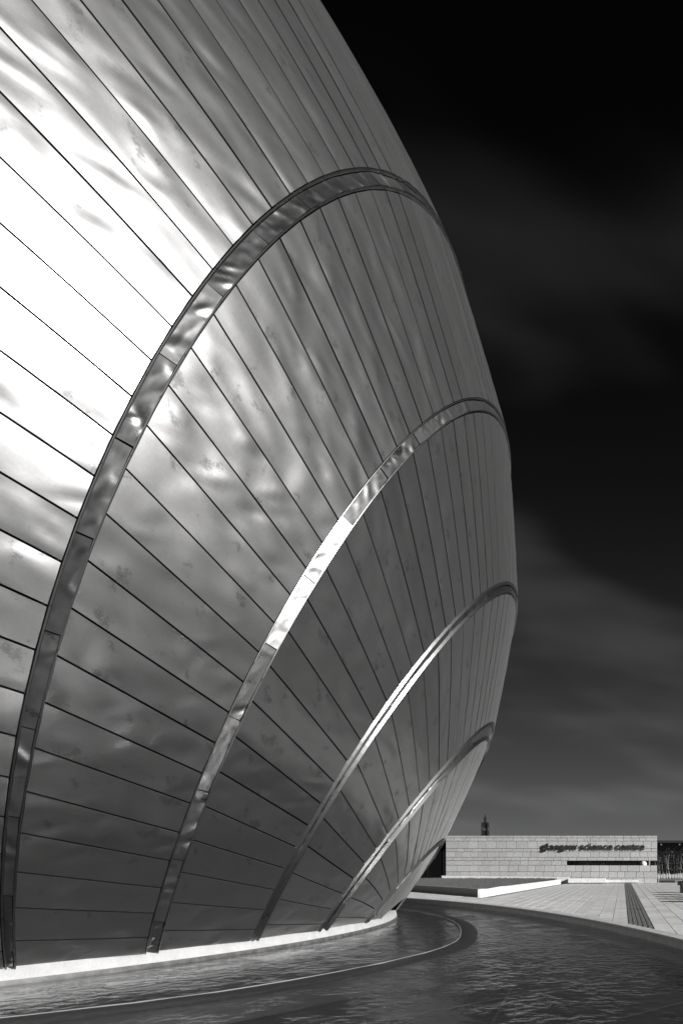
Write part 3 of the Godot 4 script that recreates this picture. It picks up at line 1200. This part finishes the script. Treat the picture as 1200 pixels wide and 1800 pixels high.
# ---- right edge: dark glazed hall, saplings, rails, black seats
func _right_side() -> void:
	var hall := thing("glazed_hall", "long low dark glazed hall behind the stone wall with a flat roof", "building", Vector3(0, 0.155, -58.0))
	var top := EYE + 46.5 / 1036.67 * 58.0 - 0.155
	put("wall_core", box_mesh(Vector3(-24, 0, -9.0), Vector3(16, top - 0.25, -0.15)), plain(0.01, 0.6), hall)
	put("roof", box_mesh(Vector3(-24.3, top - 0.25, -9.3), Vector3(16.3, top, 0.9), 0.02), plain(0.02, 0.7), hall)
	var glass := plain(0.008, 0.08)
	glass.metallic_specular = 0.5
	for k in 25:
		var x := -24.0 + k * 1.6
		put("window_pane", box_mesh(Vector3(x + 0.04, 0.3, -0.15), Vector3(x + 1.56, top - 0.27, -0.1)), glass, hall)
		put("mullion", box_mesh(Vector3(x - 0.03, 0.02, -0.149), Vector3(x + 0.03, top - 0.26, -0.02)), black_metal, hall)
	put("sill", box_mesh(Vector3(-24, 0.0, -0.148), Vector3(16, 0.29, -0.03)), plain(0.03, 0.8), hall)
	for lx in [1161.0, 1193.2]:
		var sp := SphereMesh.new()
		sp.radius = 0.1
		sp.height = 0.2
		put("soffit_lamp", sp, plain(0.9, 0.4), hall, Vector3((lx - 1093.5) / 1036.67 * 57.4, EYE - 0.155 + 40.5 / 1036.67 * 57.4, 0.6))

	# saplings with pale stems
	var bark := stony(toned(coarse, fine, 0.25, 1.0, 0.5), 0.8, 0.7, 3.0)
	var leaf := plain(0.035, 0.6)
	var spots := [[3.35, 54.6, 2.5], [3.85, 55.4, 3.0], [4.4, 54.4, 2.6], [4.95, 55.6, 3.1], [5.35, 54.8, 2.8], [5.9, 55.3, 3.2], [6.6, 54.7, 2.9]]
	var labels := ["sapling nearest the end of the stone wall", "tall leaning sapling second from the wall's end", "short sapling third from the wall's end", "sapling in the middle of the row before the dark hall", "sapling just left of the black seat in the view", "sapling second from the row's far right end", "sapling at the far right end of the row"]
	for k in spots.size():
		var s: Array = spots[k]
		var tree := thing("birch_sapling", "thin pale stemmed " + labels[k], "tree", Vector3(s[0], 0.155, -s[1]), "pale stemmed saplings before the dark hall")
		var st := begin()
		var tips := []
		for b in 4:
			var p := Vector3(rng.randf_range(-0.12, 0.12), 0, rng.randf_range(-0.1, 0.1))
			var lean := Vector3(rng.randf_range(-0.22, 0.22), 1.0, rng.randf_range(-0.1, 0.1))
			var r := rng.randf_range(0.022, 0.035)
			for q in 4:
				var nx: Vector3 = p + lean * (s[2] / 4.0) * rng.randf_range(0.7, 0.95) + Vector3(rng.randf_range(-0.05, 0.05), 0, 0)
				bar(st, p, nx, r, r * 0.75, 6)
				r *= 0.75
				p = nx
				tips.append(nx)
				var tw := nx + Vector3(rng.randf_range(-0.35, 0.35), rng.randf_range(0.1, 0.4), rng.randf_range(-0.3, 0.3))
				bar(st, nx, tw, r * 0.6, 0.004, 5)
				if q > 1:
					tips.append(tw)
		put("trunk", done(st), bark, tree)
		var lf := begin()
		tri(lf, Vector3(-0.03, 0, 0), Vector3(0.03, 0, 0), Vector3(0, 0.08, 0.01), Vector3(0, 0, 1))
		var mm := MultiMesh.new()
		mm.transform_format = MultiMesh.TRANSFORM_3D
		mm.mesh = done(lf)
		mm.instance_count = 700
		for q in mm.instance_count:
			var at: Vector3 = tips[rng.randi() % tips.size()] + Vector3(rng.randfn(0, 0.2), rng.randfn(0.1, 0.22), rng.randfn(0, 0.2))
			at.y = maxf(at.y, 1.2)
			mm.set_instance_transform(q, Transform3D(Basis.from_euler(Vector3(rng.randf() * TAU, rng.randf() * TAU, rng.randf() * TAU)), at))
		var crown := MultiMeshInstance3D.new()
		crown.name = "crown"
		crown.multimesh = mm
		crown.material_override = leaf
		tag(crown, "", "", "", "stuff")
		tree.add_child(crown, true)

	var white := plain(0.75, 0.5)
	var fence := thing("picket_fence", "low white picket fence at the feet of the saplings", "fence", Vector3(3.2, 0.155, -53.6))
	for k in 26:
		put("picket", box_mesh(Vector3(k * 0.14, 0.42, -0.02), Vector3(k * 0.14 + 0.06, 0.42 + rng.randf_range(0.38, 0.5), 0.0), 0.004), white, fence)
	put("fence_rail", box_mesh(Vector3(-0.05, 0.62, -0.045), Vector3(3.7, 0.67, -0.021)), white, fence)
	put("low_wall", box_mesh(Vector3(-0.1, 0.0, -0.2), Vector3(3.8, 0.4, 0.1), 0.02), plain(0.03, 0.8), fence)
	var steel := plain(0.6, 0.35, 0.6)
	var rail := thing("hand_rail", "slim pale handrail starting beside the stone wall's right end", "handrail", Vector3(3.0, 0.16, -49.2))
	for k in 4:
		var st := begin()
		bar(st, Vector3(k * 1.9, 0, 0), Vector3(k * 1.9, 0.55 if k == 0 else 0.38, 0), 0.03, 0.03, 10)
		put("post", done(st), steel, rail)
	var rs := begin()
	bar(rs, Vector3(0, 0.39, 0), Vector3(5.7, 0.39, 0), 0.025, 0.025, 10)
	put("rail", done(rs), steel, rail)
	var bars := begin()
	for k in 8:
		var x := 1.38 + k * 0.075
		bar(bars, Vector3(x, 0.0, 0.02), Vector3(x, 0.37, 0.02), 0.012, 0.012, 6)
	put("bars", done(bars), steel, rail)

	var cube: Node3D = null
	var zs := [32.2, 29.5, 27.2, 25.4, 23.4]
	var said := ["black cube seat at the right edge of the paving, farthest of its row", "black cube seat second from the far end of the row", "black cube seat in the middle of the row", "black cube seat second from the near end", "black cube seat nearest the pool in its row"]
	for k in 5:
		var o: Node3D
		if cube == null:
			o = thing("cube_seat", said[k], "seat", Vector3(3.45, 0.2, -zs[k]), "black cube seats along the paving")
			put("seat_top", box_mesh(Vector3(-0.45, 0.42, -0.3), Vector3(0.45, 0.64, 0.3), 0.015), black_metal, o)
			put("leg_block", box_mesh(Vector3(-0.31, 0.0, -0.22), Vector3(0.31, 0.418, 0.22), 0.01), black_metal, o)
			cube = o
		else:
			o = cube.duplicate()
			o.name = numbered("cube_seat")
			add_child(o)
			o.position = Vector3(3.45, 0.2, -zs[k])
			o.set_meta("label", said[k])

# ---- far clock tower
func _tower() -> void:
	var d := 900.0
	var s := d / 1036.67
	var t := thing("clock_tower", "distant dark gothic clock tower with a pointed spire above the wall", "tower", Vector3((852.3 - 1093.5) * s, 0.155, -d))
	var stone := plain(0.012, 0.9)
	var hi := func(px: float) -> float:
		return EYE - 0.155 + (1524.5 - px) * s
	var w := 5.4 * s
	var st := begin()
	box(st, Vector3(-w * 0.8, 0, -w * 0.8), Vector3(w * 0.8, hi.call(1446.8), w * 0.8))
	for k in 8:       # string courses and parapet
		var y: float = hi.call(1447.0 + k * 5.2)
		box(st, Vector3(-w * 0.86, y, -w * 0.86), Vector3(w * 0.86, y + 0.7, w * 0.86))
	put("shaft", done(st), stone, t)
	for sx in [-1.0, 1.0]:
		for sz in [-1.0, 1.0]:
			var b := begin()
			var c := Vector3(sx * w * 0.87, 0, sz * w * 0.87)
			bar(b, c, c + Vector3(0, hi.call(1447.5), 0), 1.25, 1.0, 8)
			bar(b, c + Vector3(0, hi.call(1447.5), 0), c + Vector3(0, hi.call(1444.6), 0), 1.0, 0.05, 8)
			put("turret", done(b), stone, t)
	var ln := begin()
	var y0: float = hi.call(1447.0)
	var y1: float = hi.call(1440.5)
	var y2: float = hi.call(1438.2)
	bar(ln, Vector3(0, y0, 0), Vector3(0, y1, 0), 2.5 * s, 2.1 * s, 8)
	bar(ln, Vector3(0, y1, 0), Vector3(0, y2, 0), 2.1 * s, 1.95 * s, 8)
	put("lantern", done(ln), stone, t)
	for k in 8:
		var a := TAU * k / 8.0
		var p := begin()
		var c := Vector3(cos(a), 0, sin(a)) * 2.0 * s
		bar(p, c + Vector3(0, y1, 0), c + Vector3(0, y2 + 1.6, 0), 0.4, 0.03, 6)
		put("pinnacle", done(p), stone, t)
	var sp := begin()
	bar(sp, Vector3(0, y2, 0), Vector3(0, hi.call(1434.5), 0), 1.75 * s, 0.95 * s, 8)
	bar(sp, Vector3(0, hi.call(1434.5), 0), Vector3(0, hi.call(1430.8), 0), 0.95 * s, 0.08, 8)
	put("spire", done(sp), stone, t)
	for a in [0.0, PI * 0.5, PI, -PI * 0.5]:
		var dial := CylinderMesh.new()
		dial.top_radius = 2.0
		dial.bottom_radius = 2.0
		dial.height = 0.2
		var o := put("clock_dial", dial, plain(0.1, 0.7), t, Vector3(sin(a), 0, cos(a)) * (w * 0.8 + 0.1) + Vector3(0, hi.call(1458.0), 0))
		o.rotation = Vector3(PI * 0.5, a, 0)
		for k in [-1.0, 1.0]:
			var lou := put("louvre", box_mesh(Vector3(-0.35, -2.2, -0.1), Vector3(0.35, 2.2, 0.1)), plain(0.3, 0.7), t, Vector3(sin(a), 0, cos(a)) * (w * 0.8 + 0.12) + Vector3(cos(a), 0, -sin(a)) * k * 3.4 * s + Vector3(0, hi.call(1457.0), 0))
			lou.rotation.y = a
